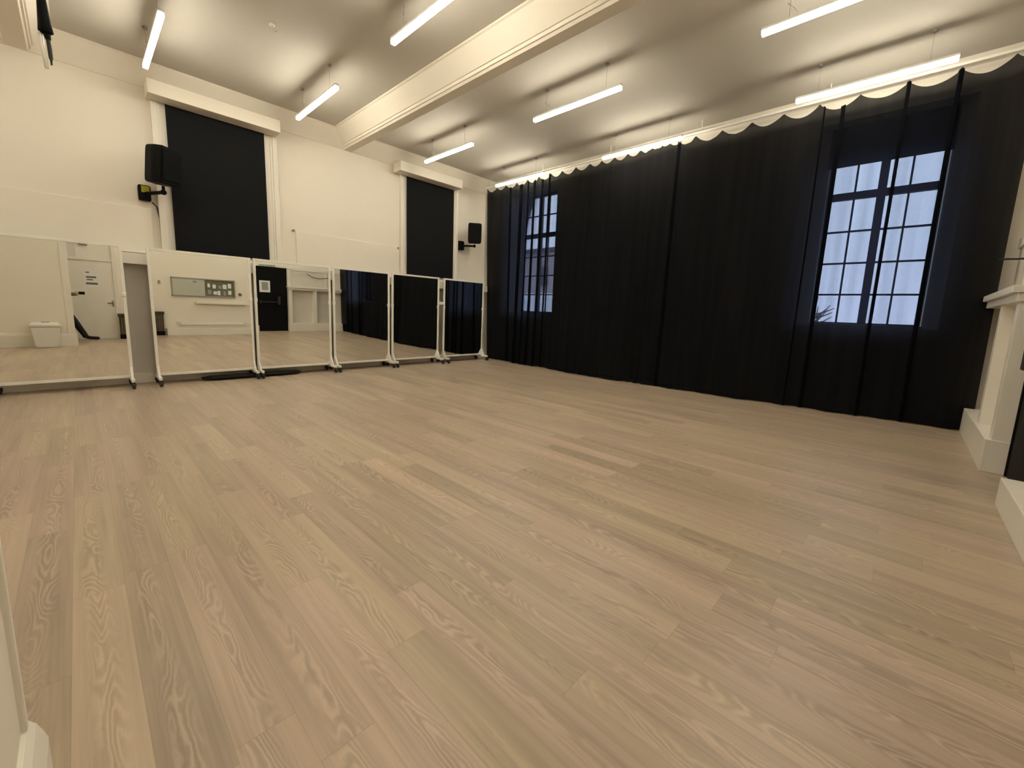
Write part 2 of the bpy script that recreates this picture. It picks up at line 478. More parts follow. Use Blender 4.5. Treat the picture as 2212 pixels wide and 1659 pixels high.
for x, z, lb in ((2.62, 2.42, 'small dark hook on the wall right of the large blind'), (4.60, 2.39, 'small dark hook on the wall left of the narrow blind')):
    mb = MB(); mb.tube((x, YB - .045, z), (x, YB, z), .016); mb.sphere((x, YB - .05, z), .02)
    tag(mb.build('wall_hook', M_grey), lb, 'hook', 'wall hooks on the mirror wall')

# ------------------------------------------------------------------ back windows with black blinds
def blind(n, x0, x1, b0, b1, h0, h1, labw, labb):
    w = sempty('window_%d' % n, ((x0 + x1) / 2, YB, 1.9), labw, 'window')
    mb = MB()
    mb.box(x0, x0 + .07, YB - .05, YB, 1.835, 3.97, bev=.006); mb.box(x0 + .05, x0 + .10, YB - .025, YB, 1.835, 3.97, bev=.004)
    mb.box(x1 - .07, x1, YB - .05, YB, 1.835, 3.97, bev=.006); mb.box(x1 - .10, x1 - .05, YB - .025, YB, 1.835, 3.97, bev=.004)
    mb.build('architrave', M_gloss, w)
    MB().box(x0 + .10, x1 - .10, YB - .012, YB, 1.835, 3.97).build('reveal', M_gloss, w)
    t = thing('roller_blind', labb, 'blind', ((b0 + b1) / 2, YB - .05, 1.86))
    mb = MB(); mb.box(b0, b1, YB - .048, YB - .042, 1.90, 3.95); mb.build('fabric', M_black_blind, t)
    MB().tube((b0, YB - .045, 1.89), (b1, YB - .045, 1.89), .014).build('bottom_bar', M_black, t)
    MB().box(h0, h1, YB - .30, YB - .03, 3.825, 4.0, bev=.006).build('pelmet_box', M_wall, t)
blind(1, .88, 2.42, 1.035, 2.235, .835, 2.40, 'white framed window behind the large black blind', 'large black roller blind under a white pelmet, beside the left speaker')
blind(2, 4.66, 6.14, 4.80, 6.00, 4.51, 6.04, 'white framed window behind the narrow black blind', 'black roller blind under a white pelmet, nearer the curtain corner')

# ------------------------------------------------------------------ curtain-side windows
def big_window(n, a, b, lab):
    w = sempty('window_%d' % n, (XR + .33, (a + b) / 2, WZ0), lab, 'window')
    x0, x1 = XR + .27, XR + .34
    c = (a + b) / 2
    mb = MB()
    mb.box(x0, x1, a, a + .05, WZ0, WZ1); mb.box(x0, x1, b - .05, b, WZ0, WZ1)
    mb.box(x0, x1, a, b, WZ0, WZ0 + .05); mb.box(x0, x1, a, b, WZ1 - .05, WZ1)
    mb.box(x0, x1, c - .045, c + .045, WZ0, WZ1)
    mb.box(x0 - .01, x1, a, b, 2.91, 3.0)
    mb.build('frame', M_winframe, w)
    mb = MB()
    for k in (.27, .74):
        y = a + (b - a) * k
        mb.box(x0 + .02, x1 - .02, y - .011, y + .011, WZ0, WZ1)
    for z in (1.61, 2.045, 2.48, 3.40):
        mb.box(x0 + .02, x1 - .02, a, b, z - .012, z + .012)
    mb.build('glazing_bars', M_winframe, w)
    MB().box(x0 + .03, x0 + .034, a, b, WZ0, WZ1).build('pane', M_glass, w)
    MB().box(XR + .03, XR + .27, a - .02, b + .02, WZ0 - .01, WZ0 + .03, bev=.006).build('sill', M_gloss, w)
big_window(3, *wins[0], 'grey framed window glowing through the curtain at the right')
big_window(4, *wins[1], 'grey framed window glowing through the curtain near the corner')
t = thing('roller_blind', 'dark blind half lowered over the right curtained window top', 'blind', (XR + .24, .49, 3.35))
MB().box(XR + .235, XR + .24, -.13, 1.11, 3.34, 3.858).build('fabric', M_black_blind, t)
MB().tube((XR + .215, -.12, 3.835), (XR + .215, 1.10, 3.835), .020).build('roller', M_black, t)

# outside
tag(MB().box(8, 90, -60, 80, -3.2, -3.0).build('ground', M_tarmac), 'grey ground outside the windows', 'ground', kind='structure')
b_ = thing('building', 'pinkish building seen through the window near the corner', 'building', (32, 27, -3))
MB().box(30, 36, 20.5, 34, -3, 6.7).build('wall', M_brick, b_)
MB().box(29.6, 36.4, 20.2, 34.3, 6.7, 7.0).build('roof', M_winframe, b_)
for k in range(4):
    MB().box(29.95, 30.02, 21.6 + k * 3, 22.8 + k * 3, 3.6, 5.4).build('window', M_winframe, b_)
v_ = thing('van', 'pale van parked in front of the pinkish building', 'van', (20, 17.5, -3))
MB().box(19.5, 21.5, 15.7, 19.3, -2.6, 2.35, bev=.15).build('body', M_van, v_)
for yy in (16.4, 18.6):
    MB().tube((19.42, yy, -2.6), (19.7, yy, -2.6), .4, n=20).build('wheel', M_rubber, v_)
t_ = thing('tree', 'bare tree outside the right window', 'tree', (16.0, 2.25, -3))
mb = MB(); mb.path([(16, 2.25, -3), (16, 2.27, 0), (16.02, 2.25, 1.4)], [.14, .10, .06])
for k in range(26):
    a = random.uniform(-1.3, 1.3); z0 = random.uniform(.9, 1.5); l = random.uniform(.25, .65)
    mb.path([(16, 2.25, z0), (16 + random.uniform(-.1, .1), 2.25 + math.sin(a) * l * .6, z0 + math.cos(a) * l * .5), (16 + random.uniform(-.2, .2), 2.25 + math.sin(a) * l, z0 + math.cos(a) * l)], [.03, .022, .01], 6)
mb.build('trunk', M_bark, t_)

# ------------------------------------------------------------------ curtains
TX = 6.95
hooks_near = [3.10, 2.811, 2.43, 2.02, 1.622, 1.218, .803, .357, -.069, -.461, -.66]
hooks_far = [7.66, 7.36, 7.06, 6.74, 6.40, 6.07, 5.757, 5.459, 5.12, 4.799, 4.543, 4.27, 4.0, 3.75, 3.55, 3.38, 3.24, 3.05]
def top_z(y, hooks):
    hs = sorted(hooks)
    for a, b in zip(hs, hs[1:]):
        if a <= y <= b:
            u = (y - a) / (b - a)
            return 4.05 - min(.11, .30 * (b - a)) * (math.sin(math.pi * u) ** 0.8)
    return 4.05
def bottom_x(y):
    P = [(-.7, 7.04), (-.1, 7.02), (2.0, 6.83), (4.3, 6.72), (6.2, 6.90), (7.2, 7.03), (7.75, 7.06)]
    for (a, xa), (b, xb) in zip(P, P[1:]):
        if a <= y <= b:
            u = (y - a) / (b - a); u = u * u * (3 - 2 * u)
            return xa + (xb - xa) * u
    return P[0][1] if y < P[0][0] else P[-1][1]
def make_curtain(y0, y1, hooks, tucks, pleat, seed, lab):
    rnd = random.Random(seed)
    ph = [rnd.uniform(0, 6.28) for _ in range(8)]
    def off(y, t):   # t 0 bottom .. 1 top
        a = .016 * math.sin(5.3 * y + ph[0]) + .012 * math.sin(11.7 * y + ph[1]) + .008 * math.sin(23 * y + ph[2])
        g = (.35 + .65 * (1 - t))
        o = a * g * 1.5 + .02 * (1 - t) * math.sin(3.1 * y + ph[3])
        for c, w, amp in pleat:
            q = (y - c) / w
            if abs(q) < 1.5:
                o += amp * math.exp(-q * q * 2.5) * math.sin((y - c) * 2 * math.pi / (w * .38)) * (.6 + .4 * (1 - t))
        return o
    # station list along the curtain, with doubled-back tucks (three layers)
    st = []
    y = y0
    ts = sorted(tucks)
    ti = 0
    step = .022
    while y < y1 - 1e-6:
        if ti < len(ts) and y >= ts[ti][0]:
            c, w = ts[ti]; ti += 1
            st += [(y, 0), (y + w * .5, .006), (y + w, .012), (y + w * .98, .022), (y + w * .5, .027), (y, .032), (y - .002, .045), (y + w * .4, .05), (y + w, .052)]
            y += w + step * .5
        else:
            st.append((y, 0)); y += step
    st.append((y1, 0))
    rows = 30
    mb = MB()
    grid = []
    for (yy, ex) in st:
        col = []
        zt = top_z(yy, hooks)
        for r in range(rows + 1):
            t = r / rows
            z = .012 + (zt - .012) * t
            # drapes lean out towards the bottom
            x = bottom_x(yy) + (TX - bottom_x(yy)) * (t ** .8)
            x += off(yy, t) - ex
            if r == 0: x += .012 * math.sin(yy * 9)
            sway = .02 * math.sin(2.2 * t + yy * 1.3) * (1 - t)
            col.append(mb.bm.verts.new((min(x, XR - .03), yy + sway, z)))
        grid.append(col)
    for A, B in zip(grid, grid[1:]):
        for r in range(rows):
            f = mb.bm.faces.new((A[r], A[r + 1], B[r + 1], B[r])); f.smooth = True
    o = mb.build('curtain', M_curtain)
    tag(o, lab, 'curtain')
    return o
make_curtain(-.66, 3.10, hooks_near, [(.92, .045), (.335, .035), (-.10, .04), (1.13, .02)], [(2.85, .35, .02), (2.3, .25, .012)], 3,
             'black sheer curtain over the right window, its top scalloped between hooks')
make_curtain(3.05, 7.69, hooks_far, [(6.12, .05), (5.72, .04), (6.50, .07), (6.30, .03), (5.9, .03), (6.85, .04)], [(3.5, .40, .05), (6.4, .8, .025), (7.35, .4, .02)], 11,
             'black sheer curtain covering the window nearest the mirrors')
t = thing('curtain_rail', 'thin white rail the black curtains hang from', 'rail', (TX, 3.5, 4.09))
MB().box(TX - .012, TX + .012, YF + .02, 7.76, 4.075, 4.105, bev=.004).build('track', M_frame, t)
for k in range(6):
    yy = -.5 + k * 1.62
    MB().tube((TX, yy, 4.10), (TX, yy, ZC), .006).build('bracket', M_frame, t)

# ------------------------------------------------------------------ mirrors on castors
def rolling_mirror(x0, x1, pitch, yaw, lab):
    c = (x0 + x1) / 2; w = x1 - x0
    t = thing('rolling_mirror', lab, 'mirror', (c, 7.5, 0), 'white framed rolling mirrors')
    rm = Matrix.Translation((0, 0, .15)) @ Matrix.Rotation(-yaw, 4, 'Z') @ Matrix.Rotation(pitch, 4, 'X') @ Matrix.Translation((0, 0, -.15))
    h0, h1 = .125, 1.86
    fw = .034
    mb = MB()
    mb.box(-w / 2, -w / 2 + fw, -.015, .02, h0, h1, bev=.004); mb.box(w / 2 - fw, w / 2, -.015, .02, h0, h1, bev=.004)
    mb.box(-w / 2 + fw, w / 2 - fw, -.015, .02, h1 - fw, h1, bev=.004); mb.box(-w / 2 + fw, w / 2 - fw, -.015, .02, h0, h0 + fw, bev=.004)
    mb.xform(rm)
    mb.build('frame', M_frame, t, local=True)
    MB().box(-w / 2 + fw * .8, w / 2 - fw * .8, -.004, .012, h0 + fw * .8, h1 - fw * .8).xform(rm).build('glass', M_mirror, t, local=True)
    MB().box(-w / 2 + fw, w / 2 - fw, .0125, .018, h0 + fw, h1 - fw).xform(rm).build('backing_board', M_grey, t, local=True)
    for s in (-1, 1):
        x = s * (w / 2 - .02)
        mb = MB()
        mb.box(x - .019, x + .019, -.22, .22, .085, .125, bev=.006)
        mb.prism([(-.11, .125), (.11, .125), (.02, .27), (-.02, .27)], 'x', x - .012, x + .012)
        f = mb.build('foot', M_frame, t, local=True)
        for yy in (-.20, .20):
            mb = MB()
            mb.tube((x, yy, .07), (x, yy, .09), .016)
            mb.box(x - .022, x - .017, yy - .028, yy + .022, .03, .075); mb.box(x + .017, x + .022, yy - .028, yy + .022, .03, .075)
            mb.tube((x - .015, yy - .012, .036), (x + .015, yy - .012, .036), .036, n=20)
            mb.build('castor', M_rubber, f, local=True)
        mb = MB(); mb.box(x - .022, x + .022, -.03, .02, 1.20, 1.255, bev=.006)
        mb.build('clamp', M_frame, t, local=True)
    return t
mirrors = [
    (-.735, .448, .003, .0045, 'rolling mirror cut by the left photo edge, showing the white bin'),
    (.683, 1.885, .008, 0, 'rolling mirror under the large blind, showing the noticeboard'),
    (1.915, 3.100, .0135, -.0105, 'rolling mirror showing the black door with its paper notice'),
    (3.135, 4.245, .0125, -.0088, 'rolling mirror showing the curtain edge and a glowing window strip'),
    (4.290, 5.430, .0125, -.0088, 'rolling mirror all dark with curtain, left of the gap with white latch'),
    (5.550, 6.735, .010, -.0088, 'rolling mirror at the corner beside the black curtain'),
]
for a in mirrors: last = rolling_mirror(*a)
MB().box(-.112, .0, -.035, .012, 1.285, 1.345, bev=.006).xform(Matrix.Translation((-(6.735 - 5.550) / 2, 0, 0))).build('latch', M_frame, last, local=True)
# low dark bag behind the mirrors
mb = MB()
mb.path([(1.20, 7.52, .03), (1.3, 7.53, .038), (1.6, 7.52, .042), (1.95, 7.53, .038), (2.3, 7.52, .042), (2.50, 7.53, .038), (2.56, 7.53, .03)], [.07, .10, .108, .105, .108, .10, .05], 14)
for v in mb.bm.verts:
    v.co.z = .003 + (v.co.z + .10) / .28 * .072
bm_ = mb
tag(bm_.build('cloth_roll', M_bag), 'long black cloth roll on the floor behind the mirrors', 'bag')

# ------------------------------------------------------------------ lamps
def lamp(x, y0, y1, lab):
    t = thing('ceiling_light', lab, 'ceiling light', (x, (y0 + y1) / 2, 3.9), 'linear ceiling lights')
    w = .025
    MB().box(x - w, x + w, y0, y1, 3.945, 3.97, bev=.004).build('housing', M_frame, t)
    MB().box(x - w + .001, x + w - .001, y0 + .004, y1 - .004, 3.903, 3.9445, bev=.006).build('diffuser', M_lamp, t)
    for yy in (y0 + .22, y1 - .22):
        MB().tube((x, yy, 3.97), (x, yy, ZC - .02), .0016, n=6).build('wire', M_grey, t)
        MB().tube((x, yy, ZC - .025), (x, yy, ZC), .024, n=16).build('ceiling_rose', M_grey, t)
    yy = y1 - .30
    MB().path([(x, yy, 3.97), (x + .03, yy + .05, 4.06), (x - .01, yy + .1, 4.10), (x + .02, yy + .09, 4.18), (x, yy + .08, ZC)], .003, 6).build('flex', M_frame, t)
RX = [.78, 2.48, 4.735, 6.58]
RY = [(5.63, 7.0), (2.88, 4.28), (-.03, 1.38)]  # out-of-view positions in this grid are added to match the room's light
LB = [['lit linear ceiling light at the left, over the left speaker', 'added linear ceiling light, out of view above the camera', 'added linear ceiling light, out of view behind the camera'],
      ['lit linear ceiling light left of the beam, nearest the large blind', 'lit linear ceiling light left of the beam, cut by the top edge', 'added linear ceiling light, out of view, left of the beam'],
      ['lit linear ceiling light right of the beam, farthest, over the narrow blind', 'lit linear ceiling light right of the beam, second of its row', 'lit linear ceiling light right of the beam, cut by the top edge'],
      ['lit linear ceiling light along the curtain top in the far corner', 'lit linear ceiling light along the middle of the curtain top', 'lit linear ceiling light along the near end of the curtain top']]
for i, x in enumerate(RX):
    for j, (a, b) in enumerate(RY):
        lamp(x if (i, j) != (3, 2) else 6.39, a, b, LB[i][j])
for (a, b), lb in zip(RY[:2], ('added linear ceiling light, unseen past the left beam, farther one', 'added linear ceiling light, unseen past the left beam, nearer one')):  # unseen row added to brighten the left side of the room
    lamp(-2.0, a, b, lb)
mb = MB(); mb.tube((1.74, 5.57, ZC - .012), (1.74, 5.57, ZC), .035, n=16); mb.path([(1.74, 5.57, ZC - .01), (1.74, 5.57, ZC - .06), (1.765, 5.56, ZC - .08), (1.78, 5.56, ZC - .055)], .006, 6)
tag(mb.build('ceiling_hook', M_frame), 'small white hook on the ceiling between two lights', 'hook')

# dark hanging fitting by the left beam
t = thing('hanging_cord', 'slim black tapered fitting with a thin tail hanging at upper left', 'cord', (0, 5.0, ZC))
MB().path([(-.008, 5, 4.10), (-.010, 5, 3.7), (-.009, 5, 3.4), (-.006, 5, 3.22), (-.004, 5, 3.155), (-.002, 5, 3.14)], [.012, .016, .024, .036, .042, .022], 14).build('body', M_black, t)
MB().tube((0, 5, 3.14), (.004, 5, 3.105), .02, .016).build('neck', M_black, t)
MB().path([(.003, 5, 3.11), (.006, 5, 3.04), (.007, 5, 2.98), (.007, 5, 2.93)], [.012, .013, .012, .006], 8).build('tail', M_rubber, t)
MB().path([(-.035, 5.01, 3.14), (-.03, 5.01, 3.05), (-.02, 5.01, 2.9)], .012, 8).build('pale_cord', M_frame, t)
MB().tube((-.008, 5, 4.10), (-.008, 5, ZC), .006).build('suspension', M_black, t)

# ------------------------------------------------------------------ speakers
def speaker(loc, rotz, tilt, w, hgt, dep, lab, labb, label_plate, arm_to):
    t = thing('speaker', lab, 'speaker', loc, 'wall speakers', 0)
    rm = Matrix.Rotation(rotz, 4, 'Z') @ Matrix.Rotation(tilt, 4, 'X')
    H = hgt / 2
    # cabinet: tapered trapezoid, front at -y
    b = bmesh.new()
    pts = [(-w / 2, -dep / 2), (w / 2, -dep / 2), (w / 2, -dep * .05), (w * .30, dep / 2), (-w * .30, dep / 2), (-w / 2, -dep * .05)]
    lo = [b.verts.new((x * .92, y, -H)) for x, y in pts]; md0 = [b.verts.new((x, y, -H * .8)) for x, y in pts]
    md1 = [b.verts.new((x, y, H * .8)) for x, y in pts]; hi = [b.verts.new((x * .92, y * .96, H)) for x, y in pts]
    for A, B in ((lo, md0), (md0, md1), (md1, hi)):
        for i in range(6):
            j = (i + 1) % 6
            b.faces.new((A[i], A[j], B[j], B[i]))
    b.faces.new(lo); b.faces.new(hi)
    bmesh.ops.recalc_face_normals(b, faces=b.faces)
    bmesh.ops.bevel(b, geom=list(b.edges), offset=.012, segments=2, affect='EDGES')
    mb = MB(); mb._add(b); mb.xform(rm)
    mb.build('cabinet', M_black, t, local=True)
    MB().box(-w * .44, w * .44, -dep / 2 - .012, -dep / 2 + .004, -H * .80, H * .80, bev=.01).xform(rm).build('grille', M_grille, t, local=True)
    for zz in (-.03, .06, .12):
        MB().tube((0, dep / 2 - .005, zz), (0, dep / 2 + .02, zz), .014).xform(rm).build('rear_knob', M_grey, t, local=True)
    # bracket
    bk = thing('speaker_mount', labb, 'bracket', arm_to, 'speaker wall brackets')
    a = Vector(arm_to); pz = Vector(loc) + Vector((0, 0, -H))
    mb = MB(); mb.box(a.x - .065, a.x + .065, a.y - .10, a.y, a.z - .10, a.z + .10, bev=.02)
    mb.build('wall_plate', M_black, bk)
    mb = MB()
    e = Vector((pz.x, pz.y, a.z - .01))
    mb.path([(a.x, a.y - .08, a.z - .01), tuple((a + e) / 2), tuple(e)], .022, 10)
    mb.sphere(tuple(e), .034); mb.tube(tuple(e), (pz.x, pz.y, pz.z - .022), .017)
    mb.build('arm', M_black, bk)
    if label_plate:
        MB().box(a.x - .035, a.x + .05, a.y - .103, a.y - .10, a.z + .0, a.z + .085).build('yellow_label', M_yellow, bk)
speaker((.905, 7.40, 2.92), R(38), R(7), .30, .46, .30, 'black loudspeaker overlapping the large black blind', 'black wall bracket with a yellow label holding the left loudspeaker', True, (.745, 7.80, 2.60))
speaker((6.40, 7.48, 2.93), R(-38), R(7), .30, .44, .28, 'small black loudspeaker beside the curtain corner', 'black wall bracket holding the loudspeaker at the curtain corner', False, (6.22, 7.80, 2.66))
tag(MB().path([(.815, 7.76, 2.50), (.865, 7.77, 2.45), (.885, 7.765, 2.3), (.89, 7.765, 1.86)], .009, 8).build('speaker_cable', M_rubber), 'dark cable running down the wall from the left speaker', 'cable')

# black cable at the right by the shelf
tag(MB().path([(6.72, -.60, 1.93), (6.60, -.64, 1.92), (6.45, -.70, 1.90), (6.25, -.72, 1.88), (6.05, -.75, 1.92), (5.9, -.78, 2.02)], .010, 8).build('wall_cable', M_rubber), 'black cable on the wall above the white shelf at right', 'cable')

# ------------------------------------------------------------------ things seen only in the mirrors
# bin
t = thing('flip_bin', 'white plastic bin standing against the stub wall, in the left mirror', 'bin', (-.57, 1.40, 0))
b = bmesh.new()
lo = [b.verts.new(v) for v in ((-.17, -.13, 0.003), (.17, -.13, 0.003), (.17, .13, 0.003), (-.17, .13, 0.003))]
hi = [b.verts.new(v) for v in ((-.22, -.15, .46), (.22, -.15, .46), (.22, .15, .46), (-.22, .15, .46))]
for i in range(4):
    b.faces.new((lo[i], lo[(i + 1) % 4], hi[(i + 1) % 4], hi[i]))
b.faces.new(lo); b.faces.new(hi); bmesh.ops.recalc_face_normals(b, faces=b.faces)
bmesh.ops.bevel(b, geom=list(b.edges), offset=.015, segments=2, affect='EDGES')
mb = MB(); mb._add(b); mb.build('body', M_bin, t, local=True)
MB().box(-.235, .235, -.16, .16, .455, .50, bev=.012).build('rim', M_bin, t, local=True)
MB().prism([(-.14, .50), (.14, .50), (.06, .545), (-.06, .545)], 'x', -.20, .20).build('lid', M_bin, t, local=True)
MB().box(-.06, .06, -.05, .05, .54, .56, bev=.006).build('lid_latch', M_grey, t, local=True)

# dark slatted heater by the white door
t = thing('storage_heater', 'dark brown slatted heater on the floor beside the white door', 'heater', (1.22, -.68, 0))
MB().box(.68, 1.68, -.755, -.61, .10, .66, bev=.01).build('body', M_brown, t)
MB().box(.66, 1.70, -.765, -.60, .60, .68, bev=.01).build('top', M_brown, t)
MB().box(.67, 1.69, -.76, -.605, .002, .12, bev=.006).build('base', M_door_black, t)
mb = MB()
for k in range(19):
    x = .71 + k * .05
    mb.box(x, x + .03, -.615, -.600, .14, .58)
mb.build('slats', M_brown2, t)

# noticeboard with glazed doors, shelf, knob, low rail
t = thing('noticeboard', 'long glazed noticeboard on the white wall, in the second mirror', 'noticeboard', (2.7, -.78, 1.2))
mb = MB(); mb.box(1.92, 3.50, YF, -.755, 1.15, 1.185, bev=.004); mb.box(1.92, 3.50, YF, -.755, 1.665, 1.70, bev=.004); mb.box(1.92, 1.95, YF, -.755, 1.15, 1.70); mb.box(3.47, 3.50, YF, -.755, 1.15, 1.70)
mb.build('frame', M_steel, t)
MB().box(1.95, 3.47, YF, -.785, 1.185, 1.665).build('board', M_cork, t)
MB().box(1.95, 2.72, -.772, -.768, 1.185, 1.665).build('sliding_door', paint('frosted_grey_green', (.50, .50, .44), .3, .05, 3.0), t)
MB().box(2.44, 2.52, -.768, -.755, 1.56, 1.62, bev=.005).build('lock', M_grey, t)
rr = random.Random(5)
k = 0
for ix in range(5):
    for iz in range(2):
        x = 2.78 + ix * .135 + rr.uniform(-.01, .02); z = 1.22 + iz * .20 + rr.uniform(-.01, .03); w = rr.uniform(.06, .10); hh = rr.uniform(.09, .14)
        o = MB().box(x, x + w, -.785, -.782, z, z + hh).build('notice', M_paper if (ix + iz) % 3 else M_greypanel)
        tag(o, 'small paper notice pinned inside the glazed noticeboard', 'notice', 'notices in the glazed noticeboard')
tag(MB().box(2.46, 3.80, YF, -.70, .94, 1.0, bev=.006).build('wall_ledge', M_gloss), 'narrow white ledge under the glazed noticeboard', 'shelf')
mb = MB(); mb.tube((3.63, YF, 1.27), (3.63, -.765, 1.27), .045, n=20); mb.tube((3.63, -.765, 1.27), (3.63, -.735, 1.27), .025, n=16)
tag(mb.build('wall_socket', M_ink), 'small round dark fitting on the wall right of the noticeboard', 'fitting')
mb = MB(); mb.box(1.63, 1.69, YF, -.785, 1.47, 1.57, bev=.005)
tag(mb.build('light_switch', M_grey), 'small grey switch on the wall left of the noticeboard', 'switch')
t = thing('low_rail', 'low white rail on the wall beneath the noticeboard', 'rail', (2.9, -.74, .33))
MB().box(2.07, 3.70, -.77, -.71, .31, .37, bev=.01).build('rail', M_frame, t)
for x in (2.05, 3.72):
    MB().box(x - .05, x + .05, YF, -.72, .29, .39, bev=.008).build('bracket', M_panel, t)

# ------------------------------------------------------------------ the photographer, seen in the left mirror
def skin(name, nodes, edges, mat, parent, sub=2, root=0):
    m = bpy.data.meshes.new(name)
    m.from_pydata([n[0] for n in nodes], edges, [])
    m.materials.append(mat)
    o = bpy.data.objects.new(name, m); C.objects.link(o)
    o.parent = parent
    md = o.modifiers.new('Skin', 'SKIN'); md.use_smooth_shade = True
    sv = m.skin_vertices[0].data
    for i, n in enumerate(nodes):
        r = n[1]
        sv[i].radius = (r, r) if isinstance(r, (int, float)) else r
        sv[i].use_root = (i == root)
    ss = o.modifiers.new('Subdivision', 'SUBSURF'); ss.levels = sub; ss.render_levels = sub
    return o
per = thing('person', 'person in taupe jumper and black trousers taking the photo, in the left mirror', 'person', (-.4, -.36, 0))
SHX = -.10
def rel(p):   # body joints, relative to the person's base (hand joints are absolute)
    return (p[0] + .4, p[1] + .36, p[2])
CAM = Vector((0, 0, 1.2))
fw = Vector((math.sin(R(46.74)), math.cos(R(46.74)), 0)); rt = Vector((math.cos(R(46.74)), -math.sin(R(46.74)), 0))
hand = CAM - fw * .052 - rt * .066 + Vector((0, 0, -.02))
nodes = [((-0.440, -.40, .92), .115), ((-0.470, -.36, 1.08), .105), ((-0.490, -.32, 1.25), .125), ((-0.500, -.30, 1.38), .09), ((-0.500, -.29, 1.46), .052), ((-0.490, -.275, 1.53), .05),
         ((-0.380, -.40, 1.37), .055), ((-0.270, -.30, 1.16), .040), (tuple(hand - Vector((-0.030, .05, .01))), .028), (tuple(hand), .030),
         ((-0.620, -.20, 1.37), .055), ((-0.680, -.14, 1.12), .040), ((-0.650, -.10, .90), .028), ((-0.640, -.09, .83), .032),
         ((-0.370, -.46, .87), .088), ((-0.170, -.44, .50), .066), ((0.010, -.43, .10), .046), ((0.060, -.43, .05), .040), ((0.270, -.42, .035), .034),
         ((-0.530, -.34, .87), .088), ((-0.570, -.30, .48), .058), ((-0.600, -.33, .10), .040), ((-0.590, -.30, .05), .036), ((-0.520, -.20, .035), .03)]
nodes = [(rel(p), r) for p, r in nodes]
edges = [(0, 1), (1, 2), (2, 3), (3, 4), (4, 5), (3, 6), (6, 7), (7, 8), (8, 9), (3, 10), (10, 11), (11, 12), (12, 13), (0, 14), (14, 15), (15, 16), (16, 17), (17, 18), (0, 19), (19, 20), (20, 21), (21, 22), (22, 23)]
covered = {0, 1, 2, 3, 6, 7, 10, 11, 14, 15, 19, 20}
body = skin('body', [(p, r * (.74 if i in covered else 1)) for i, (p, r) in enumerate(nodes)], edges, M_skin, per)
# clothes follow the same skeleton, a little thicker, with a hem below the waist and at the ankles
def dress(name, pts, ed, mat, root=0):
    return skin(name, pts, ed, mat, per, 2, root)
def nd(i, add=0.0): return (nodes[i][0], nodes[i][1] + add)
def below(i, dz, r): return ((nodes[i][0][0], nodes[i][0][1], nodes[i][0][2] - dz), r)
dress('jumper', [nd(2, .022), nd(1, .030), nd(0, .030), below(0, .09, .135), nd(3, .030), ((nodes[4][0][0], nodes[4][0][1], nodes[4][0][2] - .02), .066),
                 nd(6, .022), nd(7, .018), nd(8, .014), nd(10, .022), nd(11, .018), nd(12, .012)],
      [(0, 1), (1, 2), (2, 3), (0, 4), (4, 5), (4, 6), (6, 7), (7, 8), (4, 9), (9, 10), (10, 11)], M_jumper)
dress('trousers', [nd(0, .010), ((nodes[1][0][0], nodes[1][0][1], nodes[1][0][2] - .08), .105), nd(14, .016), nd(15, .014), nd(16, .016), below(16, .05, .058), nd(19, .016), nd(20, .014), nd(21, .016), below(21, .05, .058)],
      [(0, 1), (0, 2), (2, 3), (3, 4), (4, 5), (0, 6), (6, 7), (7, 8), (8, 9)], M_trouser)
for idx in ((16, 17, 18), (21, 22, 23)):
    skin('shoe', [((Vector(nodes[i][0]) + Vector((0, 0, .008)))[:], nodes[i][1] + .008) for i in idx], [(0, 1), (1, 2)], M_trouser, per)
# head with face (turned towards the phone)
hd = MB()
hc = Vector((-.485, -.265, 1.615))
fd = (Vector((0, 0, 1.3)) - hc); fd.z *= .4; fd.normalize()
sd = Vector((fd.y, -fd.x, 0)).normalized(); up = sd.cross(fd).normalized()
HM = Matrix((sd, fd, up)).transposed().to_4x4(); HM.translation = hc
b = bmesh.new(); bmesh.ops.create_uvsphere(b, u_segments=32, v_segments=24, radius=.1)
for v in b.verts:
    x, y, z = v.co
    sx, sy, sz = .76, .93, 1.18
    if z < 0:
        k = -z / .1
        sx *= (1 - .28 * k * k); sy *= (1 - .10 * k)
    v.co = (x * sx, y * sy + (.012 if z < -.03 and y > 0 else 0), z * sz)
    X_, Y_, Z_ = v.co
    if Y_ > .03:   # eye sockets and nose
        for ex in (-.031, .031):
            d2 = ((X_ - ex) / .018) ** 2 + ((Z_ - .012) / .014) ** 2
            v.co.y -= .012 * math.exp(-d2)
        d2 = (X_ / .011) ** 2 + ((Z_ + .022) / .022) ** 2
        v.co.y += .026 * math.exp(-d2)
for f in b.faces: f.smooth = True
hd._add(b)
for s in (-1, 1):
    hd.sphere((s * .078, -.005, -.005), .03, (.35, .6, 1.0), 12, 8)
hd.xform(HM).xform(Matrix.Translation(-Vector(per.location))).build('head', M_skin, per, local=True)
head = per.children[-1]
for s in (-1, 1):
    e = MB().sphere((s * .031, .0685, .012), .0115, (1.15, 1, .72)).xform(HM).xform(Matrix.Translation(-Vector(per.location))).build('eye', M_eye, head, local=True)
    MB().sphere((s * .031, .0765, .012), .0052).xform(HM).xform(Matrix.Translation(-Vector(per.location))).build('iris', M_iris, head, local=True)
MB().sphere((0, .083, -.052), .022, (1.0, .35, .30)).xform(HM).xform(Matrix.Translation(-Vector(per.location))).build('mouth', M_lip, head, local=True)
b = bmesh.new(); bmesh.ops.create_uvsphere(b, u_segments=28, v_segments=20, radius=.108)
bmesh.ops.delete(b, geom=[v for v in b.verts if (v.co.y > .045 and v.co.z < .055) or v.co.z < -.085], context='VERTS')
for v in b.verts: v.co = (v.co.x * .80, v.co.y * .97 - .004, v.co.z * 1.17 + .004)
for f in b.faces: f.smooth = True
hb = MB(); hb._add(b)
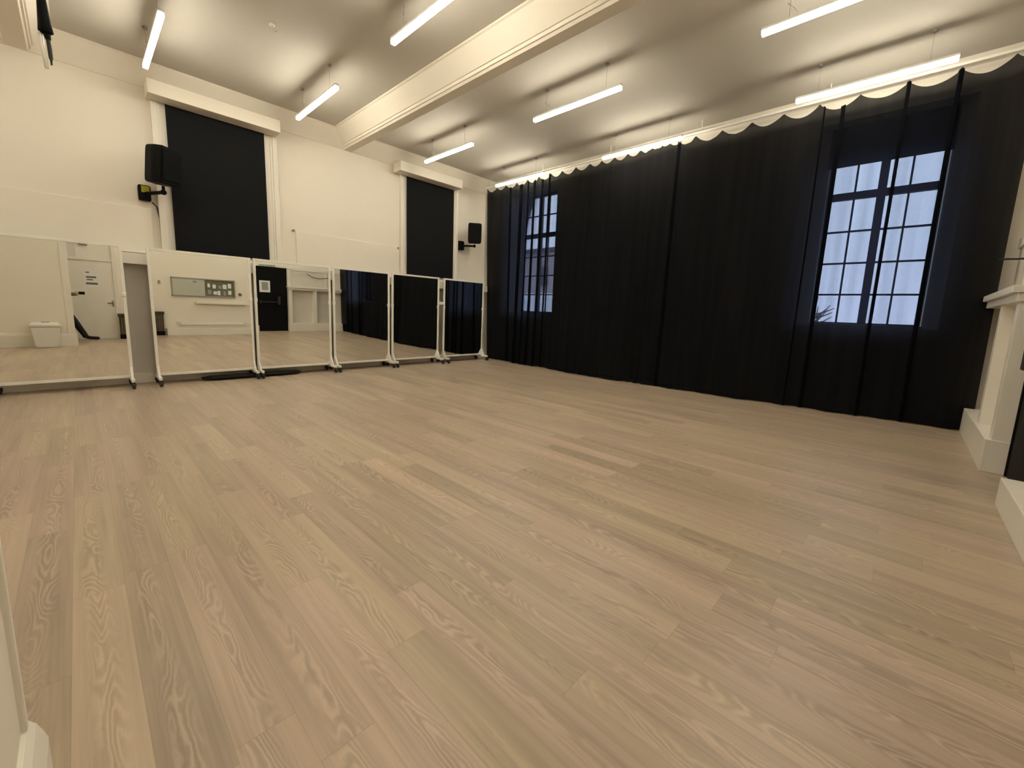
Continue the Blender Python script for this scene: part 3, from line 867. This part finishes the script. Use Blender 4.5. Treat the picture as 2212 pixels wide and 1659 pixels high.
hr = hb.xform(HM).xform(Matrix.Translation(-Vector(per.location))).build('hair', M_hair, per, local=True)
sol = hr.modifiers.new('Solidify', 'SOLIDIFY'); sol.thickness = .012
# fingers: right hand round the phone end, left hand hanging
def fingers(base, out, spread, curl, parent, lens=(.070, .078, .074, .058)):
    base = Vector(base); out = Vector(out).normalized(); spread = Vector(spread).normalized(); curl = Vector(curl).normalized()
    for k, ln in enumerate(lens):
        p0 = base + spread * (.020 * (k - 1.5)); p1 = p0 + out * .030; p2 = p1 + (out * .7 + curl * .5).normalized() * ln * .45; p3 = p2 + (out * .25 + curl).normalized() * ln * .38
        skin('finger', [((p - Vector(per.location))[:], r) for p, r in ((p0, .010), (p1, .0095), (p2, .0085), (p3, .007))], [(0, 1), (1, 2), (2, 3)], M_skin, parent, 1)
    p0 = base - out * .02 - spread * .028; p1 = p0 - spread * .025 + out * .02 + curl * .01; p2 = p1 + out * .03 + curl * .012
    skin('thumb', [((p - Vector(per.location))[:], r) for p, r in ((p0, .012), (p1, .011), (p2, .009))], [(0, 1), (1, 2)], M_skin, parent, 1)
fingers(hand + rt * .018 - fw * .004, rt - fw * .05, (0, 0, -1), rt - fw * .02, per, (.05, .055, .05, .042))
fingers((-.638, -.085, .81), (0, .05, -1), (.5, .8, 0), (.6, -.3, -.2), per)
# the phone
t = thing('phone', 'dark phone held out sideways by the person in the left mirror', 'phone', tuple(CAM - fw * .022 + rt * .06))
rz = Matrix.Rotation(R(90 - 46.74) - R(90), 4, 'Z')
MB().box(-.076, .076, -.004, .004, -.036, .036, bev=.003).xform(rz).build('body', M_black, t, local=True)
MB().box(-.072, .072, -.0045, -.004, -.033, .033).xform(rz).build('screen', M_door_black, t, local=True)
MB().box(-.070, -.036, .004, .0055, -.002, .034, bev=.0006).xform(rz).build('camera_bump', M_black, t, local=True)

# ------------------------------------------------------------------ world: overcast daylight
w = bpy.data.worlds.new('overcast_sky'); S.world = w; w.use_nodes = True
nt = w.node_tree
bg = nt.nodes['Background']
tc = N(nt, 'ShaderNodeTexCoord'); sx = N(nt, 'ShaderNodeSeparateXYZ')
L(nt, tc.outputs['Generated'], sx.inputs[0])
rp = N(nt, 'ShaderNodeValToRGB')
rp.color_ramp.elements[0].position = 0.0; rp.color_ramp.elements[0].color = (0.56, 0.66, 0.95, 1)
rp.color_ramp.elements[1].position = 0.5; rp.color_ramp.elements[1].color = (0.62, 0.77, 1.0, 1)
L(nt, sx.outputs[2], rp.inputs[0])
L(nt, rp.outputs[0], bg.inputs['Color'])
bg.inputs['Strength'].default_value = 12.0

# ------------------------------------------------------------------ camera
cd = bpy.data.cameras.new('camera'); cam = bpy.data.objects.new('camera', cd); C.objects.link(cam)
yaw, pit, rol = R(46.74), R(8.25), R(2.17)
f_ = Vector((math.sin(yaw) * math.cos(pit), math.cos(yaw) * math.cos(pit), -math.sin(pit)))
r_ = Vector((math.cos(yaw), -math.sin(yaw), 0)); d_ = f_.cross(r_)
c_, s_ = math.cos(rol), math.sin(rol)
r2 = c_ * r_ - s_ * d_; d2 = s_ * r_ + c_ * d_
M = Matrix((r2, -d2, -f_)).transposed().to_4x4(); M.translation = CAM
cam.matrix_world = M
cd.sensor_fit = 'HORIZONTAL'; cd.sensor_width = 36.0
cd.lens = 36.0 * 888.8 / 2212
cd.shift_x = -8.1 / 2212; cd.shift_y = -27.9 / 2212
cd.clip_start = 0.005; cd.clip_end = 300
S.camera = cam

S.view_settings.view_transform = 'Standard'
S.view_settings.look = 'None'
S.view_settings.gamma = 1.0
S.view_settings.use_curve_mapping = False
S.view_settings.exposure = 0.0
S.cycles.transparent_max_bounces = 24
S.cycles.diffuse_bounces = 6
S.cycles.max_bounces = 14
